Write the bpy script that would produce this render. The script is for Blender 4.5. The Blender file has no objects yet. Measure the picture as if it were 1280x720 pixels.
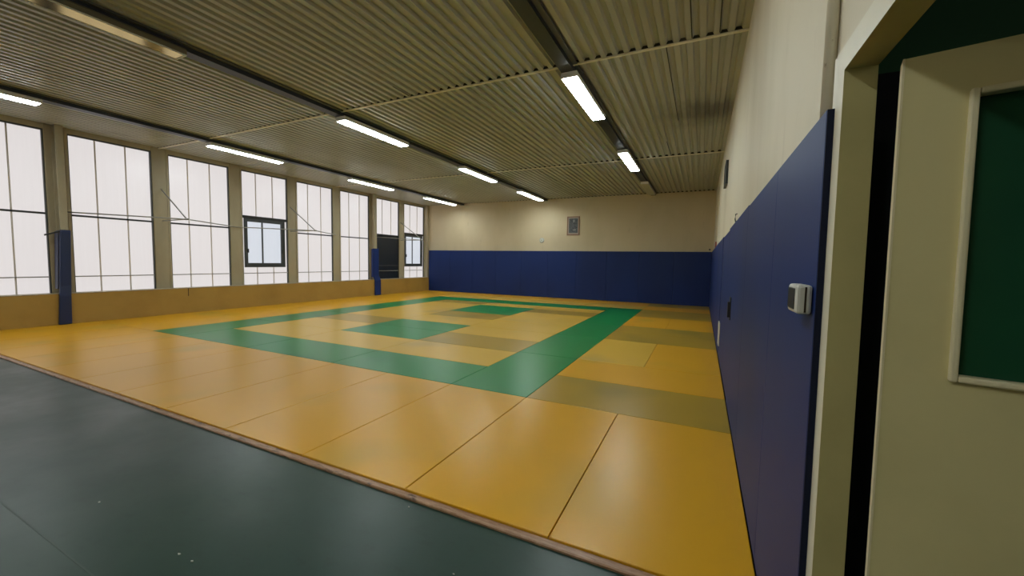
import bpy, bmesh, math, random
from mathutils import Vector, Matrix

random.seed(7)
scene = bpy.context.scene
COL = scene.collection

# ------------------------------------------------------------------ helpers
def srgb(r, g, b):
    f = lambda c: c / 12.92 if c <= .04045 else ((c + .055) / 1.055) ** 2.4
    return (f(r / 255), f(g / 255), f(b / 255), 1)

class MB:
    """collects simple solids into one mesh; several material slots allowed"""
    def __init__(s):
        s.v, s.f, s.m = [], [], []
    def add(s, verts, faces, m=0):
        o = len(s.v)
        s.v += [tuple(v) for v in verts]
        for f in faces:
            s.f.append(tuple(o + i for i in f)); s.m.append(m)
    def box(s, x0, x1, y0, y1, z0, z1, m=0):
        s.add([(x0,y0,z0),(x1,y0,z0),(x1,y1,z0),(x0,y1,z0),(x0,y0,z1),(x1,y0,z1),(x1,y1,z1),(x0,y1,z1)],
              [(0,3,2,1),(4,5,6,7),(0,1,5,4),(1,2,6,5),(2,3,7,6),(3,0,4,7)], m)
    def tilebox(s, x0, x1, y0, y1, z0, z1, c, m=0):
        """box with chamfered upper edges"""
        s.add([(x0,y0,z0),(x1,y0,z0),(x1,y1,z0),(x0,y1,z0),
               (x0,y0,z1-c),(x1,y0,z1-c),(x1,y1,z1-c),(x0,y1,z1-c),
               (x0+c,y0+c,z1),(x1-c,y0+c,z1),(x1-c,y1-c,z1),(x0+c,y1-c,z1)],
              [(0,3,2,1),(0,1,5,4),(1,2,6,5),(2,3,7,6),(3,0,4,7),
               (4,5,9,8),(5,6,10,9),(6,7,11,10),(7,4,8,11),(8,9,10,11)], m)
    def tube(s, pts, r, n=10, m=0):
        pts = [Vector(p) for p in pts]
        rings = []
        for i, p in enumerate(pts):
            a = pts[max(i-1, 0)]; b = pts[min(i+1, len(pts)-1)]
            d = (b - a).normalized()
            u = d.cross(Vector((0, 0, 1)))
            if u.length < 1e-3: u = Vector((1, 0, 0))
            u.normalize(); w = d.cross(u)
            rings.append([p + (u*math.cos(2*math.pi*k/n) + w*math.sin(2*math.pi*k/n))*r for k in range(n)])
        vs = [v for rg in rings for v in rg]
        fs = []
        for i in range(len(pts)-1):
            for k in range(n):
                fs.append((i*n+k, i*n+(k+1) % n, (i+1)*n+(k+1) % n, (i+1)*n+k))
        fs.append(tuple(reversed(range(n)))); fs.append(tuple((len(pts)-1)*n+k for k in range(n)))
        s.add(vs, fs, m)
    def prism(s, poly, axis, a, b, m=0):
        """2-D polygon extruded along axis from a to b (x: poly=(y,z); y: poly=(x,z); z: poly=(x,y))"""
        def P(p, t):
            return {'x': (t, p[0], p[1]), 'y': (p[0], t, p[1]), 'z': (p[0], p[1], t)}[axis]
        n = len(poly)
        vs = [P(p, a) for p in poly] + [P(p, b) for p in poly]
        fs = [tuple(range(n)), tuple(reversed(range(n, 2*n)))] + [(i, n+i, n+(i+1) % n, (i+1) % n) for i in range(n)]
        s.add(vs, fs, m)
    def build(s, name, mats, parent=None, loc=None, bevel=0, smooth=False, fn=None):
        me = bpy.data.meshes.new(name)
        vs = s.v if fn is None else [fn(v) for v in s.v]
        L = Vector(loc) if loc is not None else (Vector(parent.location) if parent is not None and parent.type == 'EMPTY' and parent.parent is None else Vector((0, 0, 0)))
        if parent is not None and loc is None and parent.type == 'MESH':
            L = PIV.get(parent.name, Vector((0, 0, 0)))
        me.from_pydata([tuple(Vector(v) - L) for v in vs], [], s.f)
        bm = bmesh.new(); bm.from_mesh(me)
        bmesh.ops.recalc_face_normals(bm, faces=bm.faces[:])
        bm.to_mesh(me); bm.free()
        if not isinstance(mats, (list, tuple)): mats = [mats]
        for mt in mats: me.materials.append(mt)
        for p, mi in zip(me.polygons, s.m): p.material_index = mi; p.use_smooth = smooth
        o = bpy.data.objects.new(name, me); COL.objects.link(o)
        if parent is not None:
            o.parent = parent
            if loc is not None and parent.parent is None:
                o.location = Vector(loc) - Vector(parent.location)
        elif loc is not None:
            o.location = loc
        PIV[o.name] = L
        if bevel:
            b = o.modifiers.new('bevel', 'BEVEL'); b.width = bevel; b.segments = 2; b.limit_method = 'ANGLE'
        return o
PIV = {}

def tag(o, label=None, cat=None, group=None, kind=None):
    if label: o['label'] = label
    if cat: o['category'] = cat
    if group: o['group'] = group
    if kind: o['kind'] = kind
    return o
def empty(name, loc, label=None, cat=None, group=None, kind=None):
    o = bpy.data.objects.new(name, None); COL.objects.link(o); o.location = loc
    o.empty_display_size = .1
    return tag(o, label, cat, group, kind)
def struct(o): o['kind'] = 'structure'; return o

# ------------------------------------------------------------------ materials
def mat(name, col, rough=.6, spec=.5, metal=0, noise=None, bump=None, col2=None, emit=None, strength=0, rough_noise=None, soft=False):
    """noise=(scale, amount, stretch xyz); bump=(scale, strength, distance, stretch)"""
    m = bpy.data.materials.new(name); m.use_nodes = True
    nt = m.node_tree; N = nt.nodes; Lk = nt.links
    b = N['Principled BSDF']
    b.inputs['Base Color'].default_value = col
    b.inputs['Roughness'].default_value = rough
    b.inputs['Specular IOR Level'].default_value = spec
    b.inputs['Metallic'].default_value = metal
    if emit:
        b.inputs['Emission Color'].default_value = emit
        b.inputs['Emission Strength'].default_value = strength
    geo = N.new('ShaderNodeNewGeometry')
    def nz(scale, stretch=(1, 1, 1), detail=5, rough_=.6):
        mp = N.new('ShaderNodeMapping'); mp.inputs['Scale'].default_value = stretch
        Lk.new(geo.outputs['Position'], mp.inputs['Vector'])
        t = N.new('ShaderNodeTexNoise'); t.inputs['Scale'].default_value = scale
        t.inputs['Detail'].default_value = detail; t.inputs['Roughness'].default_value = rough_
        Lk.new(mp.outputs['Vector'], t.inputs['Vector']); return t
    if noise:
        layers = noise if isinstance(noise, list) else [noise]
        src = None
        for ly in layers:
            scale, lo, hi, tint, stretch = ly
            t = nz(scale, stretch, 1.5, .4) if soft else nz(scale, stretch)
            r = N.new('ShaderNodeMapRange'); r.inputs['From Min'].default_value = lo; r.inputs['From Max'].default_value = hi
            Lk.new(t.outputs['Fac'], r.inputs['Value'])
            mx = N.new('ShaderNodeMix'); mx.data_type = 'RGBA'
            Lk.new(r.outputs['Result'], mx.inputs['Factor'])
            if src is None: mx.inputs['A'].default_value = col
            else: Lk.new(src, mx.inputs['A'])
            mx.inputs['B'].default_value = tint
            src = mx.outputs['Result']
        Lk.new(src, b.inputs['Base Color'])
    if rough_noise:
        scale, r0, r1 = rough_noise
        t = nz(scale); r = N.new('ShaderNodeMapRange')
        r.inputs['From Min'].default_value = .35; r.inputs['From Max'].default_value = .65
        r.inputs['To Min'].default_value = r0; r.inputs['To Max'].default_value = r1
        Lk.new(t.outputs['Fac'], r.inputs['Value']); Lk.new(r.outputs['Result'], b.inputs['Roughness'])
    if bump:
        scale, st, dist, stretch = bump
        t = nz(scale, stretch, detail=3)
        bp = N.new('ShaderNodeBump'); bp.inputs['Strength'].default_value = st; bp.inputs['Distance'].default_value = dist
        Lk.new(t.outputs['Fac'], bp.inputs['Height']); Lk.new(bp.outputs['Normal'], b.inputs['Normal'])
    return m

S1 = (1, 1, 1)
def mul(c, k): return (c[0]*k, c[1]*k, c[2]*k, 1)

YEL = (.69, .345, .008, 1)
DUL = (.40, .25, .022, 1)
PAL = (.66, .40, .042, 1)
def tatami(name, c, smudge, amt=(.56, .74)):
    return mat(name, c, rough=.31, spec=.36, noise=[(.9, amt[0], amt[1], smudge, S1), (.35, .45, .75, mul(c, .93), S1)], soft=True)
M = {}
M['mat_yellow'] = tatami('yellow_mat_vinyl', YEL, (.54, .32, .025, 1))
M['mat_dull'] = tatami('worn_yellow_mat_vinyl', DUL, (.30, .205, .025, 1), (.5, .68))
M['mat_pale'] = tatami('pale_yellow_mat_vinyl', PAL, (.5, .33, .08, 1))
M['mat_green'] = tatami('green_mat_vinyl', (.002, .215, .050, 1), (.004, .16, .048, 1))
M['wood'] = mat('worn_wood_kerb', (.29, .15, .075, 1), rough=.4, noise=[(9, .4, .65, (.44, .265, .16, 1), (1, 6, 6)), (30, .58, .7, (.07, .035, .018, 1), (.3, 1, 1))])
def floor_mat():
    m = mat('green_sports_floor', (.013, .042, .031, 1), rough=.36, spec=.42,
            noise=[(.7, .4, .75, (.018, .045, .034, 1), (1, 1, 1)), (9, .55, .8, (.010, .031, .024, 1), (1, 2, 1))],
            rough_noise=(1.5, .32, .42), bump=(55, .03, .002, S1))
    return m
M['floor'] = floor_mat()
M['weld'] = mat('floor_weld_line', (.035, .06, .05, 1), rough=.5)
M['subfloor'] = mat('dark_underlay', (.03, .02, .01, 1), rough=.9)
M['cream'] = mat('cream_wall_paint', (.61, .505, .335, 1), rough=.62, spec=.35,
                 noise=[(.7, .45, .75, (.53, .435, .275, 1), (1, 1, .5)), (5, .62, .8, (.49, .40, .265, 1), (1, 1, .3))], bump=(30, .12, .004, S1))
M['cream_right'] = mat('pale_cream_wall_paint', (.70, .62, .47, 1), rough=.6, spec=.35,
                 noise=[(.7, .48, .75, (.60, .52, .37, 1), (1, 1, .4)), (4, .60, .8, (.58, .50, .38, 1), (2, 2, .3))], bump=(30, .12, .004, S1))
M['ochre'] = mat('ochre_wall_paint', (.40, .245, .050, 1), rough=.6, noise=[(1.6, .45, .75, (.34, .20, .038, 1), S1)], bump=(35, .2, .004, S1))
M['pillar'] = mat('olive_beige_frame_paint', (.40, .34, .22, 1), rough=.5, noise=[(2, .45, .75, (.33, .275, .175, 1), (1, 1, .3))])
M['black'] = mat('black_metal', (.018, .018, .018, 1), rough=.5)
M['crack'] = mat('dark_crack', (.03, .018, .008, 1), rough=.9)
M['deck'] = mat('dirty_beige_steel_deck', (.45, .45, .42, 1), rough=.38, spec=.5,
                noise=[(.8, .48, .8, (.345, .34, .305, 1), (1.4, .25, 1)), (6, .60, .8, (.28, .275, .245, 1), (1, .12, 1))])
def soot(m, c, rad, dark):
    """a soot stain with a ragged rim round point c on the deck"""
    N = m.node_tree.nodes; Lk = m.node_tree.links; b = N['Principled BSDF']
    src = b.inputs['Base Color'].links[0].from_socket
    geo = N.new('ShaderNodeNewGeometry')
    mp = N.new('ShaderNodeMapping'); mp.vector_type = 'POINT'
    mp.inputs['Location'].default_value = (-c[0]/rad[0], -c[1]/rad[1], 0); mp.inputs['Scale'].default_value = (1/rad[0], 1/rad[1], 0)
    Lk.new(geo.outputs['Position'], mp.inputs['Vector'])
    ln = N.new('ShaderNodeVectorMath'); ln.operation = 'LENGTH'; Lk.new(mp.outputs['Vector'], ln.inputs[0])
    t = N.new('ShaderNodeTexNoise'); t.inputs['Scale'].default_value = 2.2; t.inputs['Detail'].default_value = 6
    Lk.new(geo.outputs['Position'], t.inputs['Vector'])
    ad = N.new('ShaderNodeMath'); ad.operation = 'ADD'; Lk.new(ln.outputs['Value'], ad.inputs[0]); Lk.new(t.outputs['Fac'], ad.inputs[1])
    r = N.new('ShaderNodeMapRange'); r.interpolation_type = 'SMOOTHSTEP'
    r.inputs['From Min'].default_value = .55; r.inputs['From Max'].default_value = 1.5; r.inputs['To Min'].default_value = .8; r.inputs['To Max'].default_value = 0
    Lk.new(ad.outputs['Value'], r.inputs['Value'])
    mx = N.new('ShaderNodeMix'); mx.data_type = 'RGBA'; Lk.new(r.outputs['Result'], mx.inputs['Factor']); Lk.new(src, mx.inputs['A']); mx.inputs['B'].default_value = dark
    Lk.new(mx.outputs['Result'], b.inputs['Base Color'])
soot(M['deck'], (-.25, 5.9), (1.1, 1.0), (.085, .075, .06, 1))
M['flash'] = mat('pale_flashing', (.85, .79, .66, 1), rough=.5, noise=[(6, .5, .8, (.62, .55, .42, 1), S1)])
M['rail'] = mat('dark_blue_grey_track', (.018, .023, .036, 1), rough=.45, noise=[(4, .5, .8, (.05, .055, .07, 1), (1, .3, 1))])
M['rail_top'] = mat('grey_track_flange', (.13, .13, .125, 1), rough=.5, noise=[(5, .45, .8, (.08, .08, .08, 1), (1, .3, 1))])
M['lamp_body'] = mat('light_grey_lamp_body', (.80, .80, .82, 1), rough=.4)
M['lamp_tan'] = mat('tan_lamp_body', (.16, .14, .10, 1), rough=.5)
LAMP = 34
M['lamp_on'] = mat('lit_lamp_diffuser', (.9, .9, .9, 1), rough=.4, emit=(.90, 1.0, 1.0, 1), strength=LAMP)
M['lamp_off'] = mat('unlit_lamp_diffuser', (.50, .49, .44, 1), rough=.35)
M['louvre'] = mat('mirror_louvre_amber_reflection', (.50, .38, .13, 1), rough=.12, metal=1)  # amber reflection of floor and wall is put into the metal's colour
M['blue'] = mat('blue_padding_vinyl', (.012, .030, .14, 1), rough=.5, spec=.2,
                noise=[(.9, .42, .75, (.013, .027, .11, 1), (1, 1, .6))], soft=True)
M['blue_end_shade'] = mat('padding_end_painted_shade', (.006, .009, .028, 1), rough=.6, spec=.2)  # the pad end's lack of light is put into this darker colour
M['navy'] = mat('navy_column_vinyl', (.012, .024, .085, 1), rough=.42, noise=[(2, .45, .7, (.016, .026, .07, 1), S1)])
M['navy_side'] = mat('paler_navy_column_vinyl', (.05, .06, .12, 1), rough=.45)  # side flap is paler than the front of the pad
M['casement'] = mat('anthracite_casement_frame', (.055, .06, .064, 1), rough=.45)
M['steel'] = mat('painted_steel_rod', (.30, .29, .26, 1), rough=.45)
M['mullion'] = mat('pale_mullion', (.62, .56, .50, 1), rough=.5)
M['frame_dark'] = mat('dark_grey_window_frame', (.05, .055, .05, 1), rough=.5)
M['grey_bar'] = mat('grey_metal_bar', (.30, .29, .26, 1), rough=.5)
M['dark_panel'] = mat('dark_navy_panel', (.013, .018, .027, 1), rough=.4)
M['door'] = mat('olive_cream_door_paint', (.70, .60, .30, 1), rough=.45, noise=[(3, .45, .8, (.62, .53, .26, 1), S1)], bump=(40, .12, .003, S1))
M['frame_face'] = mat('cream_door_frame_paint', (.74, .68, .52, 1), rough=.45, noise=[(5, .45, .8, (.66, .59, .44, 1), (1, 1, .4))])
M['frame_side'] = mat('shaded_door_frame_paint', (.54, .47, .21, 1), rough=.5, noise=[(4, .45, .8, (.47, .41, .18, 1), S1)])  # darker olive copy of the frame paint, shade of the reveals put in
M['bead'] = mat('cream_glazing_bead', (.80, .70, .45, 1), rough=.4)
M['dark_glass'] = mat('dark_green_glass', (.012, .070, .034, 1), rough=.3, spec=.3, noise=[(4, .4, .7, (.014, .085, .036, 1), S1)])
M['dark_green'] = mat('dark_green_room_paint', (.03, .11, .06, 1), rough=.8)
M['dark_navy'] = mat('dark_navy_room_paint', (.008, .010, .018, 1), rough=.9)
M['white'] = mat('off_white_plastic', (.60, .58, .52, 1), rough=.4)
M['white_pipe'] = mat('cream_conduit', (.80, .74, .60, 1), rough=.5, noise=[(22, .62, .68, (.25, .2, .12, 1), (1, 1, .6))])
M['charcoal'] = mat('charcoal_plastic', (.03, .032, .030, 1), rough=.35)
M['clock'] = mat('off_white_disc', (.70, .72, .66, 1), rough=.5)
M['clock_rim'] = mat('grey_rim', (.30, .30, .26, 1), rough=.5)
M['pic_frame'] = mat('brown_picture_frame', (.26, .14, .085, 1), rough=.45)
M['pic_mount'] = mat('pale_picture_mount', (.38, .31, .25, 1), rough=.6)
M['pic_dark'] = mat('dark_photo_print', (.040, .046, .050, 1), rough=.5, noise=[(14, .42, .62, (.11, .115, .12, 1), S1)])
M['pic_light'] = mat('light_photo_print', (.22, .22, .215, 1), rough=.5)
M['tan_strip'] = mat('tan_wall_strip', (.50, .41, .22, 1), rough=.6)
M['red'] = mat('dark_red_tag', (.20, .03, .015, 1), rough=.6)

def window_glow(name, tint, strength):
    """translucent fluted sheet lit by the daylight behind it"""
    m = bpy.data.materials.new(name); m.use_nodes = True
    N = m.node_tree.nodes; Lk = m.node_tree.links
    b = N['Principled BSDF']; b.inputs['Roughness'].default_value = .3
    b.inputs['Base Color'].default_value = (.5, .5, .5, 1)
    geo = N.new('ShaderNodeNewGeometry')
    mp = N.new('ShaderNodeMapping'); mp.inputs['Scale'].default_value = (1, 1, .03)
    Lk.new(geo.outputs['Position'], mp.inputs['Vector'])
    t = N.new('ShaderNodeTexNoise'); t.inputs['Scale'].default_value = 26; t.inputs['Detail'].default_value = 2
    Lk.new(mp.outputs['Vector'], t.inputs['Vector'])
    mx = N.new('ShaderNodeMix'); mx.data_type = 'RGBA'
    mx.inputs['A'].default_value = tint
    mx.inputs['B'].default_value = (tint[0]*.95, tint[1]*.945, tint[2]*.945, 1)
    Lk.new(t.outputs['Fac'], mx.inputs['Factor'])
    Lk.new(mx.outputs['Result'], b.inputs['Emission Color'])
    b.inputs['Emission Strength'].default_value = strength
    b.inputs['Base Color'].default_value = (.10, .10, .10, 1)
    return m
M['pane'] = window_glow('daylit_fluted_sheet', (1.0, .945, .94, 1), .66)
M['pane_clear'] = window_glow('daylit_window_pane', (.86, .91, 1.0, 1), .68)

# ------------------------------------------------------------------ key dimensions
H = 4.157            # deck underside
YB = 13.955          # face of back wall padding is just in front of this
YF = -5.0
XL = -12.44          # face of low ochre wall
XP = -12.68          # face of window pillars
XG = -12.735         # glass
XR = .05             # painted right wall
GZ = -.03            # green floor
CAM = Vector((-.308434, -1.973807, 1.503441))

def lean(v):         # the door frame stands a little out of plumb
    return (v[0], v[1] + .026*(v[2]-1.3), v[2])

# ------------------------------------------------------------------ shell
b = MB(); b.box(-12.9, .05, YF, -.0, GZ-.1, GZ); b.box(XL, 1.6, -.0, YB, GZ-.1, GZ-.001, 1); b.box(.05, 1.6, YF, 0, GZ-.1, GZ)
b.box(-12.4, -2.6, -1.206, -1.198, GZ, GZ+.0006, 2)
fl = struct(b.build('floor', [M['floor'], M['subfloor'], M['weld']]))

# back wall
b = MB(); b.box(-13.0, .3, YB+.06, YB+.3, GZ-.1, 4.4)
struct(b.build('wall_back', M['cream']))
# right wall with the door opening
DY0, DY1, DZ = -1.75, -.60, 2.04
b = MB()
b.box(XR, XR+.04, -.50, YB+.06, GZ, 4.4)
b.box(XR, XR+.04, DY0-.10, -.50, DZ+.08, 4.4)
b.box(XR, XR+.04, YF, DY0-.10, GZ, 4.4)
struct(b.build('wall_right', M['cream_right']))
# wall behind the viewer
b = MB(); b.box(-13.0, XR+.1, YF-.15, YF, GZ-.1, 4.4)
struct(b.build('wall_front', M['cream']))
# dark room behind the door
b = MB()
b.box(XR+.041, 3.2, -.46, -.30, GZ, 2.06, 1); b.box(XR+.041, 3.2, -.46, -.30, 2.06, 3.2); b.box(3.1, 3.2, -4.2, -.40, GZ, 3.2); b.box(XR+.041, 3.2, -4.3, -4.2, GZ, 3.2)
b.box(XR+.041, 3.2, -4.3, -.30, 3.1, 3.2)
b.box(1.6, 3.2, -4.3, -.30, GZ-.1, GZ)
struct(b.build('wall_side_room', [M['dark_green'], M['dark_navy']]))

# left wall: low ochre wall, pillars, lintel, sill
BY0, PITCH, BW = -.044, 1.779, 1.432
ZS, ZT = .655, 4.057
bays = list(range(-3, 8))
b = MB()
b.box(-13.0, XL, YF, YB+.06, GZ-.1, ZS-.012, 1)
b.box(-13.0, XL+.008, YF, YB+.06, ZS-.012, ZS, 0)
for i in bays:
    y1 = BY0 + PITCH*i; y0 = BY0 + PITCH*(i-1) + BW
    if i == bays[0]: y0 = YF
    b.box(-13.0, XP, y0, y1, ZS, H+.2, 0)
    yc = (y0+y1)/2
    # folded edges of the sheet-metal cladding and its rounded foot
    b.box(XP, XP+.012, y0+.005, y0+.05, ZS, H+.02, 0)
    b.box(XP, XP+.012, y1-.05, y1-.005, ZS, H+.02, 0)
yend = BY0 + PITCH*7 + BW
b.box(-13.0, XP, yend, YB+.06, ZS, H+.2, 0)
b.box(XP, -12.50, 13.87, YB+.06, ZS, H+.02, 0)
for i in bays:
    y0 = BY0 + PITCH*i
    b.box(-13.0, XP, y0, y0+BW, ZT, H+.2, 0)
# hairline cracks of the plaster
b.box(XL, XL+.0015, 3.735, 3.75, .44, ZS-.012, 2)
struct(b.build('wall_left', [M['pillar'], M['ochre'], M['crack']]))

# ------------------------------------------------------------------ ceiling deck
def deck():
    b = MB()
    joints = [YF, 3.31, 8.63, YB+.06]
    P0 = .1447; depth = .036
    xs = []
    x = XR
    prof = []
    while x > -13.0:
        prof += [(x, H), (x-.060, H), (x-.078, H+depth), (x-P0+.018, H+depth)]
        x -= P0
    for j in range(3):
        y0, y1 = joints[j], joints[j+1]
        n = len(prof)
        off = 0.0
        vs = [(p[0]+off, y0, p[1]) for p in prof] + [(p[0]+off, y1, p[1]) for p in prof]
        b.add(vs, [(i, i+1, n+i+1, n+i) for i in range(n-1)], 0)
        # dark foam closing the end of every rib
        ye = y1-.004 if j < 2 else YB+.05
        for k in range(0, n-4, 4):
            q = [prof[k+1], prof[k+2], prof[k+3], prof[k+4]]
            b.add([(p[0]+off, ye, p[1]+.0005) for p in q], [(0, 1, 2, 3)], 1)
        # pale edge flashing of the next sheet
        if j < 2:
            b.box(-13.0, XR, y1, y1+.035, H-.018, H-.002, 2)
    # open laps where a sheet has sprung loose
    for (xa, xb, ya, yb_) in [(-.80, -.79, 3.36, 6.1), (-1.15, -1.18, 7.37, 8.6), (-.53, -.52, 2.2, 3.28), (-.27, -.265, 2.2, 3.28), (-4.76, -4.73, 2.9, 3.28), (-4.74, -4.82, 8.95, 10.6), (-6.85, -7.1, 2.6, 3.25)]:
        xk = XR - .002 - P0*round((XR - (xa+xb)/2)/P0) 
        b.box(xk-.006, xk+.006, ya, yb_, H-.003, H+.001, 1)
    b.box(-13.0, XR+.1, YF-.15, YB+.3, H+.09, H+.2, 1)
    o = b.build('ceiling', [M['deck'], M['black'], M['flash']])
    return struct(o)
deck()

# ------------------------------------------------------------------ windows
def zig(y, z): return (y, z)
for n, i in enumerate(range(-3, 8)):
    y0 = BY0 + PITCH*i; y1 = y0 + BW
    name = 'window_%d' % (n+1)
    w = empty(name, ((XG+XP)/2, (y0+y1)/2, ZS)); struct(w)
    f = MB()
    fx0, fx1 = XG-.02, XP-.004
    f.box(fx0, fx1, y0, y0+.012, ZS, ZT); f.box(fx0, fx1, y1-.022, y1, ZS, ZT)
    f.box(fx0, fx1, y0+.012, y1-.022, ZT-.030, ZT); 
    f.build('window_frame', M['frame_dark'], w)
    ya, yb = y0+.012, y1-.022
    p = MB()
    if i == 6:
        p.box(XG-.012, XG, ya, yb, 2.56, ZT-.03)
    elif i in (3, 7):
        p.box(XG-.012, XG, ya, yb, 2.70, ZT-.03); p.box(XG-.012, XG, ya, yb, ZS, 1.18)
        p.box(XG-.012, XG, ya, y0+.062, 1.18, 2.70); p.box(XG-.012, XG, y1-.088, yb, 1.18, 2.70)
    else:
        p.box(XG-.012, XG, ya, yb, ZS, ZT-.03)
    p.build('pane', M['pane'], w)
    mz0 = {6: 2.56, 3: 2.70, 7: 2.70}.get(i, ZS)
    for dy in (.437, .958):
        mm = MB(); mm.box(XG, XG+.014, y0+dy-.012, y0+dy+.012, mz0, ZT-.03)
        if i in (3, 7): mm.box(XG, XG+.014, y0+dy-.012, y0+dy+.012, ZS, 1.18)
        mm.build('mullion', M['mullion'], w)
    if i not in (3, 6, 7):
        r = MB(); r.box(XG, XG+.03, ya, yb, 2.308, 2.348)
        r.build('transom', M['black'] if i != 5 else M['casement'], w)
    lr = MB(); lr.box(XG+.014, XP-.006, ya, yb, .988, 1.010)
    lr.build('lower_rail', M['grey_bar'], w)
    if i in (3, 7):
        c0, c1, zc0, zc1 = y0+.062, y1-.088, 1.18, 2.66
        hd = MB(); hd.box(XG, XP-.004, ya, yb, 2.655, 2.735)
        hd.build('head_bar', M['black'], w)
        cs = MB()
        t = .095
        X0, X1 = XG-.03, XG+.035
        cs.box(X0, X1, c0, c0+t, zc0, zc1); cs.box(X0, X1, c1-t-.03, c1, zc0, zc1)
        cs.box(X0, X1, c0+t, c1-t-.03, zc0, zc0+.13); cs.box(X0, X1, c0+t, c1-t-.03, zc1-.10, zc1)
        ym = c0 + .40*BW - .02
        cs.box(X0, X1-.01, ym-.017, ym+.017, zc0+.13, zc1-.10)
        # raised sash lip and the two stays
        cs.box(X1, X1+.012, c0+.02, c0+.05, zc0+.03, zc1-.02); cs.box(X1, X1+.012, c1-.05, c1-.02, zc0+.03, zc1-.02)
        cs.box(X1, X1+.012, c0+.05, c1-.05, zc0+.03, zc0+.055)
        co = cs.build('casement', M['casement'], w, bevel=.004)
        g = MB(); g.box(XG-.022, XG-.012, c0+t, c1-t-.03, zc0+.13, zc1-.10)
        gp = g.build('casement_pane', M['pane_clear'], co)
        for yy in (c0+t-.02, c1-t-.04):
            hh = MB(); hh.box(X1, X1+.03, yy, yy+.03, 1.62, 1.74); hh.build('casement_stay', M['black'], co)
    if i == 6:
        d = MB(); d.box(XG-.012, XG, ya, yb, ZS, 2.50)
        d.build('dark_panel', M['dark_panel'], w)
        d = MB(); d.box(XG, XP-.006, ya, yb, 2.50, 2.565); d.build('head_bar', M['black'], w)
        d = MB(); d.box(XG, XG+.025, ya, yb, 1.20, 1.245); d.build('mid_rail', M['casement'], w)

# ------------------------------------------------------------------ steel columns and their padding
def column(y0, y1, label):
    o = empty('steel_column', (-12.6, (y0+y1)/2, ZS), label, 'column', 'steel columns in front of the window pillars')
    b = MB()
    b.box(XP+.001, -12.665, y0, y1, ZS+.001, H-.002); b.build('flange', M['pillar'], o, bevel=.003)
    b = MB(); b.box(-12.665, -12.505, (y0+y1)/2-.012, (y0+y1)/2+.012, ZS+.001, H-.002); b.build('web', M['pillar'], o)
    b = MB(); b.box(-12.505, -12.475, y0, y1, ZS+.001, H-.002); b.build('flange', M['pillar'], o, bevel=.003)
    return o
column(1.50, 1.62, 'olive beige steel column above the nearer dark blue column pad')
column(10.34, 10.50, 'olive beige steel column above the bent blue pad beside the dark window panel')

def pad(y0s, y1s, ztop, label, flap, kick, m, ms):
    y0, y1 = y0s[3], y1s[3]
    o = empty('column_pad', (-12.40, (y0+y1)/2, 0), label, 'column padding', 'blue column pads by the windows')
    b = MB()
    # front sheet follows the column, bends over the sill and reaches the mats
    pr = [(-12.432, 0.002), (-12.432+.0, ZS-.02), (-12.470-kick, ZS+.10), (-12.470-kick, ztop)]
    fr = [(-12.380, 0.002), (-12.380, ZS-.05), (-12.405-kick, ZS+.16), (-12.405-kick, ztop)]
    prof = list(zip(pr, fr))
    vs, fs = [], []
    for k, (p, q) in enumerate(prof):
        vs += [(p[0], y0s[k], p[1]), (p[0], y1s[k], p[1]), (q[0], y1s[k], q[1]), (q[0], y0s[k], q[1])]
    for k in range(3):
        a = k*4
        for e in range(4):
            fs.append((a+e, a+(e+1) % 4, a+4+(e+1) % 4, a+4+e))
    fs += [(3, 2, 1, 0), (12, 13, 14, 15)]
    b.add(vs, fs)
    b.build('front_pad', m, o, bevel=.012)
    b = MB()
    ya, yb = y0s[2], y0s[3]
    xf0, xf1 = (-12.60, -12.655) if flap else (-12.56, -12.56)
    b.add([(xf0, ya-.018, ZS+.10), (-12.472, ya-.018, ZS+.10), (-12.472, yb-.018, ztop-.01), (xf1, yb-.018, ztop-.03),
           (xf0, ya-.002, ZS+.10), (-12.472, ya-.002, ZS+.10), (-12.472, yb-.002, ztop-.01), (xf1, yb-.002, ztop-.03)],
          [(0, 1, 2, 3), (7, 6, 5, 4), (0, 4, 5, 1), (1, 5, 6, 2), (2, 6, 7, 3), (3, 7, 4, 0)])
    b.build('side_flap', ms, o)
    if flap:
        b = MB()
        b.add([(-12.42, y0-.002, ztop-.02), (-12.42, y0-.002, ztop-.05), (-12.53, y0-.19, ztop-.135), (-12.53, y0-.19, ztop-.10),
               (-12.47, y0-.002, ztop-.02), (-12.47, y0-.002, ztop-.05), (-12.57, y0-.19, ztop-.135), (-12.57, y0-.19, ztop-.10)],
              [(0, 1, 2, 3), (4, 7, 6, 5), (0, 3, 7, 4), (1, 5, 6, 2), (3, 2, 6, 7), (0, 4, 5, 1)])
        b.build('loose_strap', M['charcoal'], o)
    return o
pad((1.38, 1.41, 1.43, 1.48), (1.575, 1.585, 1.60, 1.635), 1.99, 'dark blue pad on the column at the left, loose strap at its top', True, 0, M['navy'], M['navy_side'])
pad((10.31, 10.31, 10.29, 10.29), (10.635, 10.625, 10.57, 10.57), 1.93, 'bright blue column pad bent out at its foot, beside the dark window panel', False, .03, M['blue'], M['blue'])

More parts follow.
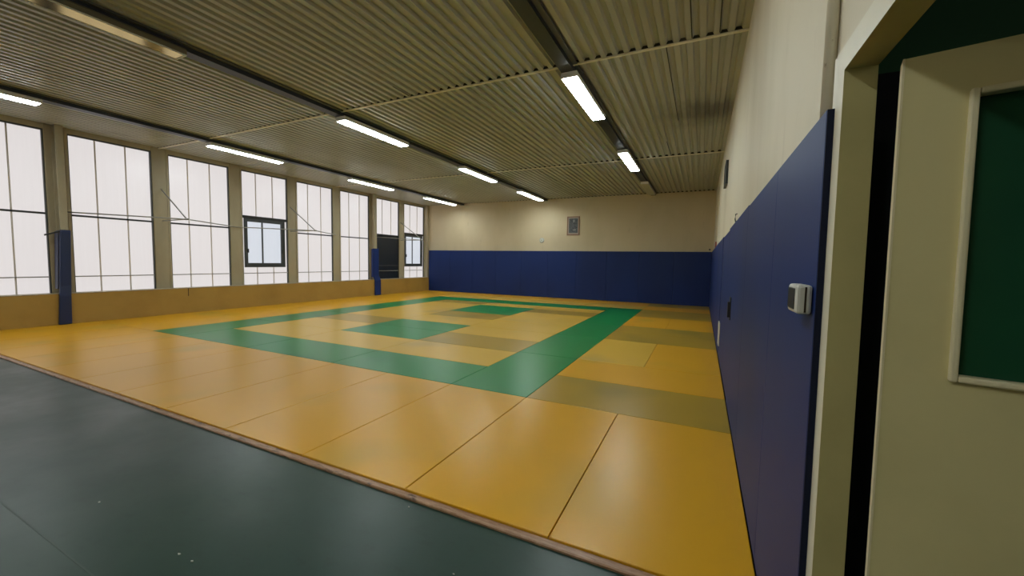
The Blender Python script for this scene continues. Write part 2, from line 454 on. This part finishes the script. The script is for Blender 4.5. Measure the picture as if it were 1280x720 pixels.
# ------------------------------------------------------------------ brackets and tension cable
TIPS = []
for (yy, lab) in ((3.26, 'thin steel stay bracket on the second pillar from the left, nearest the viewer'),
                  (6.73, 'thin steel stay bracket just beyond the nearer window with a grey casement'),
                  (12.08, 'thin steel stay bracket above the grey casement nearest the back wall')):
    o = empty('stay_bracket', (XP, yy, 2.36), lab, 'bracket', 'steel stay brackets along the windows')
    tip = (-11.37, yy, 2.36)
    b = MB(); b.tube([(XP+.026, yy+.08, 2.365), tip], .013); b.build('arm', M['steel'], o, smooth=True)
    b = MB(); b.tube([(XP+.026, yy+.08, 3.15), (-11.40, yy, 2.38)], .015); b.build('stay', M['steel'], o, smooth=True)
    b = MB(); b.tube([(-11.40, yy-.03, 2.36), (-11.34, yy+.03, 2.36)], .022); b.build('clamp', M['grey_bar'], o)
    TIPS.append(tip)
b = MB()
zz = [(XP+.03, 1.66, 2.385), TIPS[0], (XP+.03, 5.10, 2.36), TIPS[1], (XP+.03, 8.62, 2.37)]
b.tube(zz, .014, 8)
zz2 = [(XP+.03, 10.62, 2.42), TIPS[2], (XP+.03, 13.80, 2.40)]
tag(b.build('tension_cable', M['steel'], smooth=True), 'long thin grey cable zigzagging between the nearer window pillars and two stay brackets', 'cable', 'thin grey cables along the windows')
b = MB(); b.tube(zz2, .014, 8)
tag(b.build('tension_cable', M['steel'], smooth=True), 'short thin grey cable crossing the dark panel and the casement next to the back wall', 'cable', 'thin grey cables along the windows')

# ------------------------------------------------------------------ lighting tracks and lamps
for (xc, nm) in ((-2.07, 'dark lighting track on the ceiling nearest the right wall'), (-6.40, 'dark lighting track along the middle of the ceiling'), (-10.55, 'dark lighting track on the ceiling nearest the windows')):
    o = empty('lighting_track', (xc, 5, H), nm, 'lighting track', 'dark lighting tracks under the ceiling')
    b = MB(); b.box(xc-.115, xc+.150, YF+.02, YB+.04, H-.016, H-.001); b.build('flange', M['rail_top'], o)
    b = MB(); b.box(xc-.085, xc+.085, YF+.02, YB+.04, H-.075, H-.016); b.build('channel', M['rail'], o)
    b = MB(); b.box(xc-.105, xc-.088, YF+.02, YB+.04, H-.034, H-.016); b.build('cable_strip', M['flash'], o)

def lamp(xc, y0, y1, lit, label, group, louvre=False):
    z1 = H-.076; z0 = H-.150; w = .118
    o = empty('ceiling_lamp', (xc, (y0+y1)/2, z1), label, 'ceiling lamp', group)
    b = MB()
    b.prism([(xc-w+.012, z1), (xc+w-.012, z1), (xc+w, z1-.02), (xc+w, z0), (xc-w, z0), (xc-w, z1-.02)], 'y', y0, y1)
    b.build('housing', M['lamp_tan'] if louvre else M['lamp_body'], o, bevel=.004)
    b = MB(); b.box(xc-w+.014, xc+w-.014, y0+.022, y1-.022, z0-.010, z0-.001)
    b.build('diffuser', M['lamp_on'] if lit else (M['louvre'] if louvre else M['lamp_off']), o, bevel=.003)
    if louvre:
        b = MB()
        b.box(xc-w, xc-w+.012, y0, y1, z0-.014, z0); b.box(xc+w-.012, xc+w, y0, y1, z0-.014, z0)
        b.box(xc-w+.012, xc+w-.012, y1-.02, y1, z0-.014, z0); b.box(xc-w+.012, xc+w-.012, y0, y0+.02, z0-.014, z0)
        b.build('trim_rim', M['clock'], o)
    if lit and xc < -5:
        b = MB(); n = int((y1-y0-.06)/.075)
        for q in range(n):
            yy = y0+.035+q*(y1-y0-.07)/max(n-1, 1)
            b.box(xc-w+.016, xc+w-.016, yy-.0015, yy+.0015, z0-.022, z0-.0105)
        b.build('louvre_blades', M['lamp_body'], o)
    return o
ON = 'lit ceiling lamps'; OFF = 'unlit ceiling lamps'
SP = [(-4.45, -2.75), (-.62, .955), (3.345, 5.09), (7.38, 9.30), (11.2, 13.35)]
where = {0: 'right', 1: 'middle', 2: 'left'}
for t, xc in enumerate((-2.045, -6.36, -10.56)):
    for k, (y0, y1) in enumerate(SP):
        lit = not ((t == 0 and k == 4) or (t == 1 and k == 1))
        if k == 1: y1 = (.955, .90, .80)[t]
        tr = ('right-hand track', 'middle track', 'track nearest the windows')[t]
        pos = ('farthest behind the viewer', 'above the green floor', 'second from the front, past the first ceiling joint', 'third from the front', 'at the back wall end')[k]
        lab = {(0, 2): 'lit strip lamp, largest and brightest, on the ceiling track nearest the right wall',
               (0, 3): 'lit strip lamp between the brightest lamp and the unlit one on the right-hand track',
               (0, 4): 'unlit grey strip lamp at the back wall end of the right-hand track',
               (1, 1): 'unlit strip lamp with mirror louvre and pale rim at the top left, middle track',
               (1, 2): 'lit strip lamp on the middle ceiling track, nearest lit one there',
               (1, 3): 'lit strip lamp midway along the middle track, between two other lit ones',
               (1, 4): 'lit strip lamp at the back wall end of the middle track',
               (2, 1): 'lit strip lamp at the left edge of the view above the nearest windows',
               (2, 2): 'lit strip lamp on the window-side track above the second and third window bays',
               (2, 3): 'lit strip lamp third along the window-side track, above the fifth and sixth window bays',
               (2, 4): 'lit strip lamp at the back wall end of the window-side track'}.get((t, k))
        if lab is None:
            lab = '%s strip lamp on the %s, %s' % ('lit' if lit else 'unlit', tr, pos)
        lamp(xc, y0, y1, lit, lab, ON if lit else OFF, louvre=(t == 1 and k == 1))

# ------------------------------------------------------------------ judo mats
TH = .03
G = .0028
ordinal = ['first', 'second', 'third', 'fourth', 'fifth', 'sixth', 'seventh', 'eighth', 'ninth', 'tenth', 'eleventh', 'twelfth', 'thirteenth', 'fourteenth']
mesh_cache = {}
def mat_tile(x0, x1, y0, y1, m, label, group):
    key = (round(x1-x0, 4), round(y1-y0, 4), m.name)
    cx, cy = (x0+x1)/2, (y0+y1)/2
    if key in mesh_cache:
        o = bpy.data.objects.new('judo_mat', mesh_cache[key]); COL.objects.link(o); o.location = (cx, cy, -TH)
    else:
        b = MB(); b.tilebox(x0+G, x1-G, y0+G, y1-G, -TH+.0, 0, .0035)
        o = b.build('judo_mat', m, loc=(cx, cy, -TH)); mesh_cache[key] = o.data
    tag(o, label, 'judo mat', group)
    return o
XE = XL - .0
GY, GD, GG = 'yellow mats of the front row', 'green border mats', 'yellow mats along the blue wall'
# front row
xs = [0, -1, -2, -3, -4, -5, -6, -7, -8, -9, -10, -11, -12, XE+.002]
for k in range(13):
    lab = 'yellow judo mat in the front row, %s from the blue right wall' % ordinal[k]
    if k == 12: lab = 'narrow yellow cut mat in the front row against the ochre window wall'
    mat_tile(xs[k+1], xs[k] - (.002 if k == 0 else 0), 0, 2, M['mat_yellow'], lab, GY)
# right strip
R = [(2, 3, 'd', 1), (3, 4, 'y', 1), (4, 5.88, 'p', 2), (5.88, 6.9, 'd', 1), (6.9, 7.85, 'd', 1), (7.85, 9.75, 'y', 2), (9.75, 10.75, 'd', 1), (10.75, 11.61, 'd', 1), (11.61, 12.75, 'y', 1), (12.75, YB-.03, 'd', 1)]
rowname = ['first', 'second', 'third', 'fourth', 'fifth', 'sixth', 'seventh', 'eighth', 'ninth', 'tenth']
for k, (a, c, q, n) in enumerate(R):
    m = {'y': M['mat_yellow'], 'd': M['mat_dull'], 'p': M['mat_pale']}[q]
    word = {'y': 'yellow', 'd': 'worn olive yellow', 'p': 'pale yellow'}[q]
    if n == 1:
        mat_tile(-2, -.002, a, c, m, '%s judo mat across the right-hand strip, %s row behind the front row' % (word, rowname[k]), GG)
    else:
        mat_tile(-1, -.002, a, c, M['mat_yellow'], 'yellow judo mat touching the blue right wall, %s row behind the front row' % rowname[k], GG)
        mat_tile(-2, -1, a, c, m, '%s judo mat touching the green border, %s row of the right-hand strip' % (word, rowname[k]), GG)
# green border
FX = [-2, -3, -5.07, -7.07, -9.08, -10.08]
FYB = 11.61
for k, (a, c) in enumerate([(2, 4), (4, 5.88), (5.88, 7.85), (7.85, 9.75), (9.75, FYB)]):
    mat_tile(-3, -2, a, c, M['mat_green'], 'green border mat on the right side, %s from the front corner' % ordinal[k] if k else 'green border mat at the front right corner of the rectangle', GD)
for k in range(1, 4):
    mat_tile(FX[k+1], FX[k], 2, 2.93, M['mat_green'], 'green border mat on the front side, %s left of the corner mat' % ordinal[k-1], GD)
mat_tile(-10.08, -9.08, 2, 3.95, M['mat_green'], 'green border mat at the front left corner, brightest with window glare', GD)
for k, (a, c) in enumerate([(3.95, 5.9), (5.9, 7.85), (7.85, 9.75), (9.75, FYB)]):
    mat_tile(-10.08, -9.08, a, c, M['mat_green'], 'green border mat on the window side, %s beyond the corner mat' % ordinal[k], GD)
for k, (a, c) in enumerate([(-5.0, -3), (-7.0, -5.0), (-9.08, -7.0)]):
    mat_tile(a, c, 10.63, FYB, M['mat_green'], 'green border mat on the far side of the rectangle, %s from the right corner' % ordinal[k], GD)
# inside of the rectangle
SQ = 'green centre mats'; INN = 'yellow mats inside the green rectangle'
IX = [-3, -5.08, -7.10, -9.08]
IY = [2.93, 3.93, 4.92, 5.87, 6.9, 7.93, 8.88, 9.80, 10.63]
col = ['right', 'middle', 'window-side']
for r in range(8):
    for c in range(3):
        if c == 1 and r in (1, 2):
            mat_tile(IX[c+1], IX[c], IY[r], IY[r+1], M['mat_green'], 'green mat forming the %s half of the nearer centre square' % ('front' if r == 1 else 'far'), SQ)
        elif c == 1 and r in (5, 6):
            mat_tile(IX[c+1], IX[c], IY[r], IY[r+1], M['mat_green'], 'green mat forming the %s half of the farther centre square' % ('front' if r == 5 else 'far'), SQ)
        else:
            a = IX[c+1] if c == 2 else IX[c+1]
            mm = M['mat_dull'] if (r + 2*c) % 5 == 1 else M['mat_pale']
            mat_tile(a, IX[c], IY[r], IY[r+1], mm, 'yellow judo mat inside the green rectangle, %s row from the front, %s column' % (ordinal[r], col[c]), INN)
# strip under the windows
WY = [2, 4, 6, 8, 10, 12, YB-.03]
for r in range(6):
    for c, (a, d) in enumerate([(-11.26, -10.08), (XE+.002, -11.26)]):
        mat_tile(a, d, WY[r], WY[r+1], M['mat_yellow'], 'yellow judo mat %s, %s behind the front row' % ('beside the green border on the window side' if c == 0 else 'against the ochre window wall', ordinal[r]), 'yellow mats along the windows')
# strip at the back
for k in range(4):
    a, d = -2-2*k-2, -2-2*k
    if k == 3: a = -10.08
    for r, (p, q) in enumerate([(FYB, 12.75), (12.75, YB-.03)]):
        mat_tile(a, d, p, q, M['mat_pale'] if r == 0 else M['mat_yellow'], 'yellow judo mat %s, %s from the right' % ('just behind the far green border' if r == 0 else 'against the blue back wall padding', ordinal[k]), 'yellow mats at the back wall')

for (x, y, r_) in [(-3.603, -.934, .010), (-2.663, -.947, .009), (-2.55, -.944, .009), (-1.335, -.422, .005), (-1.88, -.104, .006)]:
    b = MB(); n = 7
    b.prism([(x+r_*(.7+.5*random.random())*math.cos(6.283*k/n), y+.6*r_*(.7+.5*random.random())*math.sin(6.283*k/n)) for k in range(n)], 'z', GZ+.0003, GZ+.004)
    tag(b.build('paper_scrap', M['white'], loc=(x, y, GZ)), 'tiny white scrap of paper lying on the green floor', 'scrap', 'white scraps on the green floor')

# wooden kerb along the front edge
kb = empty('wooden_kerb', (-6, -.03, GZ), 'long worn brown wooden kerb edging the front of the yellow mats', 'kerb')
kx = [-.002, -1.9, -4.3, -6.7, -9.1, XL+.0]
for k in range(5):
    b = MB()
    x1, x0 = kx[k]-.0015, kx[k+1]+.0015
    b.prism([(-.050, GZ+.0005), (-.001, GZ+.0005), (-.001, -.013), (-.043, -.013), (-.050, -.018)], 'x', x0, x1)
    b.build('board', M['wood'], kb)

# ------------------------------------------------------------------ blue wall padding
def pad_x(y0, y1, z0, z1, x0, x1, label, group, near=False):
    b = MB(); b.box(x0, x1, y0, y1, z0, z1)
    fn = (lambda v: (v[0], v[1] + (.028*(v[2]-1.5) if v[1] < -.3 else 0), v[2])) if near else None
    o = b.build('wall_pad', M['blue'], loc=((x0+x1)/2, (y0+y1)/2, z0), bevel=.003, fn=fn)
    return tag(o, label, 'wall padding', group)
RP = 'blue pads on the right wall'
RY = [(-.525, .30, 0, 1.962, 'nearest the door frame, with a small white box on it'), (.303, 1.62, 0, 1.962, 'second from the door frame'), (1.623, 2.925, .0, 1.972, 'third from the door frame, ending at the dark seam'),
      (2.950, 4.02, .006, 1.985, 'just beyond the dark full-height seam'), (4.023, 5.60, .006, 1.965, 'with a narrow white plate near its foot'), (5.603, 7.6, .0, 1.975, 'third beyond the dark full-height seam'),
      (7.603, 9.7, .0, 1.98, 'fourth beyond the dark full-height seam'), (9.703, 11.8, .0, 1.97, 'second from the back corner'), (11.803, YB-.032, 0, 1.97, 'in the back corner')]
for k, (a, c, dx, zt, lab) in enumerate(RY):
    z0 = GZ+.001 if k == 0 else .002
    if k == 0:
        o = pad_x(a, c, .0015, zt, .0, XR-.001, 'tall blue wall pad ' + lab, RP, True)
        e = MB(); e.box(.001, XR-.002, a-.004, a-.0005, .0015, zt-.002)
        e.build('end_shade_sheet', M['blue_end_shade'], o, loc=o.location, fn=lambda v: (v[0], v[1]+.028*(v[2]-1.5), v[2])).location = (0, 0, 0)  # thin sheet added to darken the unlit pad end
    else:
        pad_x(a, c, .002, zt, dx, XR-.001, 'tall blue right wall pad, ' + lab, RP)
# back wall
BP = 'blue pads on the back wall'
nb = 10
bw = (XL - (-.002)) / nb
for k in range(nb):
    x1 = -.003 + bw*k; x0 = x1 + bw + .003
    b = MB(); b.box(x0, x1, YB-.03, YB+.058, .002, 1.972)
    o = b.build('wall_pad', M['blue'], loc=((x0+x1)/2, YB, .002), bevel=.006)
    tag(o, 'blue back wall pad, %s from the right corner' % ordinal[k] if k not in (0, nb-1) else ('dark blue back wall pad in the right corner' if k == 0 else 'blue back wall pad in the corner next to the windows'), 'wall padding', BP)

# white box on the nearest pad
sx = -.002
o = empty('wall_dispenser', (sx, -.43, 1.358), 'small white plastic box with black front on the blue pad by the door', 'wall box')
b = MB()
yb0, yb1, zb0, zb1 = -.508, -.375, 1.358, 1.448
b.box(-.042, sx, yb0, yb1, zb0, zb1)
b.build('casing', M['white'], o, bevel=.009)
b = MB(); b.box(-.0445, -.0405, yb0+.026, yb1-.012, zb0+.012, zb1-.012)
b.build('front_window', M['charcoal'], o, bevel=.002)
b = MB(); b.box(-.022, -.017, yb0-.0015, yb0+.002, zb0+.006, zb1-.006); b.build('seam', M['crack'], o)

# white plate and dark recess on the far pads
b = MB(); b.box(-.012, .0055, 5.17, 5.50, .20, .57)
tag(b.build('mounted_plate', M['white'], loc=(-.006, 5.3, .2), bevel=.003), 'narrow white plate low on the blue right wall padding', 'plate')
b = MB(); b.box(-.006, .0055, 2.98, 3.16, .90, 1.15)
b.box(-.028, -.006, 2.99, 3.06, .93, 1.10)
tag(b.build('mounted_latch', M['black'], loc=(-.004, 3.05, .93)), 'small black latch plate beside the dark seam of the blue padding', 'latch')

# dark board high on the right wall
o = empty('wall_board', (XR, 6.55, 3.2), 'dark narrow board high on the cream right wall', 'board')
b = MB(); b.box(XR-.035, XR-.001, 6.25, 6.80, 2.98, 3.40); b.build('panel', M['charcoal'], o, bevel=.004)
b = MB(); b.box(XR-.045, XR-.035, 6.25, 6.29, 2.98, 3.40); b.box(XR-.045, XR-.035, 6.76, 6.80, 2.98, 3.40); b.box(XR-.045, XR-.035, 6.29, 6.76, 2.98, 3.02); b.box(XR-.045, XR-.035, 6.29, 6.76, 3.36, 3.40)
b.build('rim', M['casement'], o)
# hook and red tag above the padding
b = MB(); b.tube([(XR-.001, 3.50, 2.12), (XR-.018, 3.50, 2.115), (XR-.022, 3.50, 2.06), (XR-.012, 3.50, 2.01)], .007)
tag(b.build('wall_hook', M['casement']), 'small dark hook on the right wall above the seam of the blue padding', 'hook')
b = MB(); b.box(XR-.03, XR-.001, 10.75, 11.05, 2.0, 2.17)
tag(b.build('wall_tag', M['red'], bevel=.004), 'small dark red tag on the right wall just above the padding near the corner', 'tag')

# ------------------------------------------------------------------ back wall items
yw = YB+.06
o = empty('framed_portrait', (-5.16, yw, 3.0), 'framed dark portrait photograph hanging on the cream back wall', 'picture')
x0, x1, z0, z1 = -5.43, -4.90, 2.625, 3.40
b = MB(); t = .045
b.box(x0, x0+t, yw-.03, yw-.001, z0, z1); b.box(x1-t, x1, yw-.03, yw-.001, z0, z1)
b.box(x0+t, x1-t, yw-.03, yw-.001, z0, z0+t); b.box(x0+t, x1-t, yw-.03, yw-.001, z1-t, z1)
b.build('frame', M['pic_frame'], o)
b = MB(); b.box(x0+t, x1-t, yw-.018, yw-.001, z0+t, z1-t); b.build('mount', M['pic_mount'], o)
b = MB()
px0, px1, pz0, pz1 = x0+.085, x1-.075, z0+.10, z1-.085
b.box(px0, px1, yw-.020, yw-.0181, pz0, pz1, 0)
cx = (px0+px1)/2
def disc(cx_, cz, rx, rz, y, m, n=20):
    b.add([(cx_+rx*math.cos(2*math.pi*k/n), y, cz+rz*math.sin(2*math.pi*k/n)) for k in range(n)], [tuple(range(n))], m)
disc(cx+.02, pz1-.10, .042, .058, yw-.0203, 1)      # head
disc(cx+.05, pz0+.12, .075, .03, yw-.0203, 1)       # folded hands / paper
b.build('photograph', [M['pic_dark'], M['pic_light']], o)

o = empty('wall_disc', (-6.545, yw, 2.43), 'small round white disc with grey rim on the cream back wall', 'round fixture')
def cyl(bm_, cx_, cz, r0, r1, ya, yb_, n=32):
    vs = []
    for k in range(n):
        a = 2*math.pi*k/n
        vs.append((cx_+r0*math.cos(a), ya, cz+r0*math.sin(a)))
    for k in range(n):
        a = 2*math.pi*k/n
        vs.append((cx_+r1*math.cos(a), yb_, cz+r1*math.sin(a)))
    bm_.add(vs, [tuple(range(n)), tuple(range(2*n-1, n-1, -1))] + [(k, (k+1) % n, n+(k+1) % n, n+k) for k in range(n)])
b = MB(); cyl(b, -6.545, 2.43, .110, .095, yw-.001, yw-.03); b.build('rim', M['clock_rim'], o, smooth=False)
b = MB(); cyl(b, -6.545, 2.43, .085, .080, yw-.0305, yw-.036); b.build('face', M['clock'], o)
b = MB(); cyl(b, -6.545, 2.43, .018, .014, yw-.0365, yw-.042); b.build('centre_knob', M['clock_rim'], o)
b = MB(); b.box(-.10, -.045, yw-.03, yw-.001, 2.03, 2.08)
tag(b.build('wall_clip', M['charcoal'], bevel=.005), 'tiny dark clip on the back wall in the right corner above the padding', 'clip')

# ------------------------------------------------------------------ door
d = empty('door_1', (.06, -.6, GZ)); struct(d)
b = MB()
JX0, JX1 = .018, .090
# jamb (far side), jamb (near side) and head
b.box(JX0, JX1, -.60, -.505, GZ, DZ+.07, 0)
b.box(JX0, JX1, DY0-.085, DY0, GZ, DZ+.07, 0)
b.box(JX0, JX1, DY0, -.60, DZ, DZ+.07, 0)
fo = b.build('door_frame', [M['frame_face'], M['frame_side']], d, fn=lean)
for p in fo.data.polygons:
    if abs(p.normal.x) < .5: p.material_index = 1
# leaf swung into the side room, hinged on the far jamb
ang = math.radians(-13)
hx, hy = .094, -.75
def swing(v):
    x, y, z = v
    return lean((hx + x*math.cos(ang) - y*math.sin(ang), hy + x*math.sin(ang) + y*math.cos(ang), z))
LW, LH = .93, 1.985
gx0, gx1, gz0, gz1 = .108, LW-.11, 1.262, 1.885
b = MB()
b.box(0, gx0, 0, .04, GZ+.008, LH); b.box(gx1, LW, 0, .04, GZ+.008, LH)
b.box(gx0, gx1, 0, .04, GZ+.008, gz0); b.box(gx0, gx1, 0, .04, gz1, LH)
lf = b.build('door_leaf', M['door'], d, fn=swing)
b = MB(); b.box(gx0, gx1, .016, .022, gz0, gz1); b.build('door_glass', M['dark_glass'], lf, fn=swing)
b = MB(); t = .010
b.box(gx0-.004, gx0+t, -.014, .016, gz0-.004, gz1+.004); b.box(gx1-t, gx1+.004, -.014, .016, gz0-.004, gz1+.004)
b.box(gx0+t, gx1-t, -.014, .016, gz0-.004, gz0+t); b.box(gx0+t, gx1-t, -.014, .016, gz1-t, gz1+.004)
b.build('glazing_bead', M['bead'], lf, fn=swing, bevel=.004)
b = MB(); b.box(-.004, 0, -.002, .042, GZ+.008, LH); b.build('edge_highlight', M['bead'], lf, fn=swing)  # paler strip added to paint the highlight along the leaf's edge

# added fill light, unseen, to lift the door leaf and green wall
ld = bpy.data.lights.new('side_room_fill', 'POINT'); ld.energy = 9; ld.color = (1, .93, .75); ld.shadow_soft_size = .12
lo = bpy.data.objects.new('side_room_fill', ld); COL.objects.link(lo); lo.location = (1.9, -2.7, 2.75)

# trim strip and conduit above the padding beside the door
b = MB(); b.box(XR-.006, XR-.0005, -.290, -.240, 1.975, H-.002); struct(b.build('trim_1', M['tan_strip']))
b = MB(); b.tube([(XR-.0175, -.352, 1.975), (XR-.0175, -.352, H-.003)], .017, 14)
tag(b.build('conduit_pipe', M['white_pipe'], smooth=True), 'thin cream conduit pipe running up the wall beside the door frame', 'pipe')

# ------------------------------------------------------------------ world, camera, view
w = bpy.data.worlds.new('World'); scene.world = w; w.use_nodes = True
w.node_tree.nodes['Background'].inputs['Color'].default_value = (.8, .85, .9, 1)
w.node_tree.nodes['Background'].inputs['Strength'].default_value = .4

cd = bpy.data.cameras.new('camera'); cam = bpy.data.objects.new('camera', cd); COL.objects.link(cam)
F, YAW, PIT, ROL = 495.66603, .444339, -.066962, .018385
f = Vector((-math.sin(YAW)*math.cos(PIT), math.cos(YAW)*math.cos(PIT), math.sin(PIT)))
r = Vector((math.cos(YAW), math.sin(YAW), 0)); u = r.cross(f)
rr = r*math.cos(ROL) + u*math.sin(ROL); uu = u*math.cos(ROL) - r*math.sin(ROL)
mw = Matrix((rr, uu, -f)).transposed().to_4x4(); mw.translation = CAM
cam.matrix_world = mw
cd.sensor_fit = 'HORIZONTAL'; cd.sensor_width = 36; cd.lens = 36*F/1280
cd.clip_start = .02; cd.clip_end = 200
scene.camera = cam

vs_ = scene.view_settings
vs_.view_transform = 'Standard'; vs_.look = 'None'; vs_.exposure = .15; vs_.gamma = 1; vs_.use_curve_mapping = False
scene.cycles.use_denoising = True
scene.cycles.max_bounces = 10
scene.cycles.diffuse_bounces = 6
scene.cycles.sample_clamp_indirect = 6
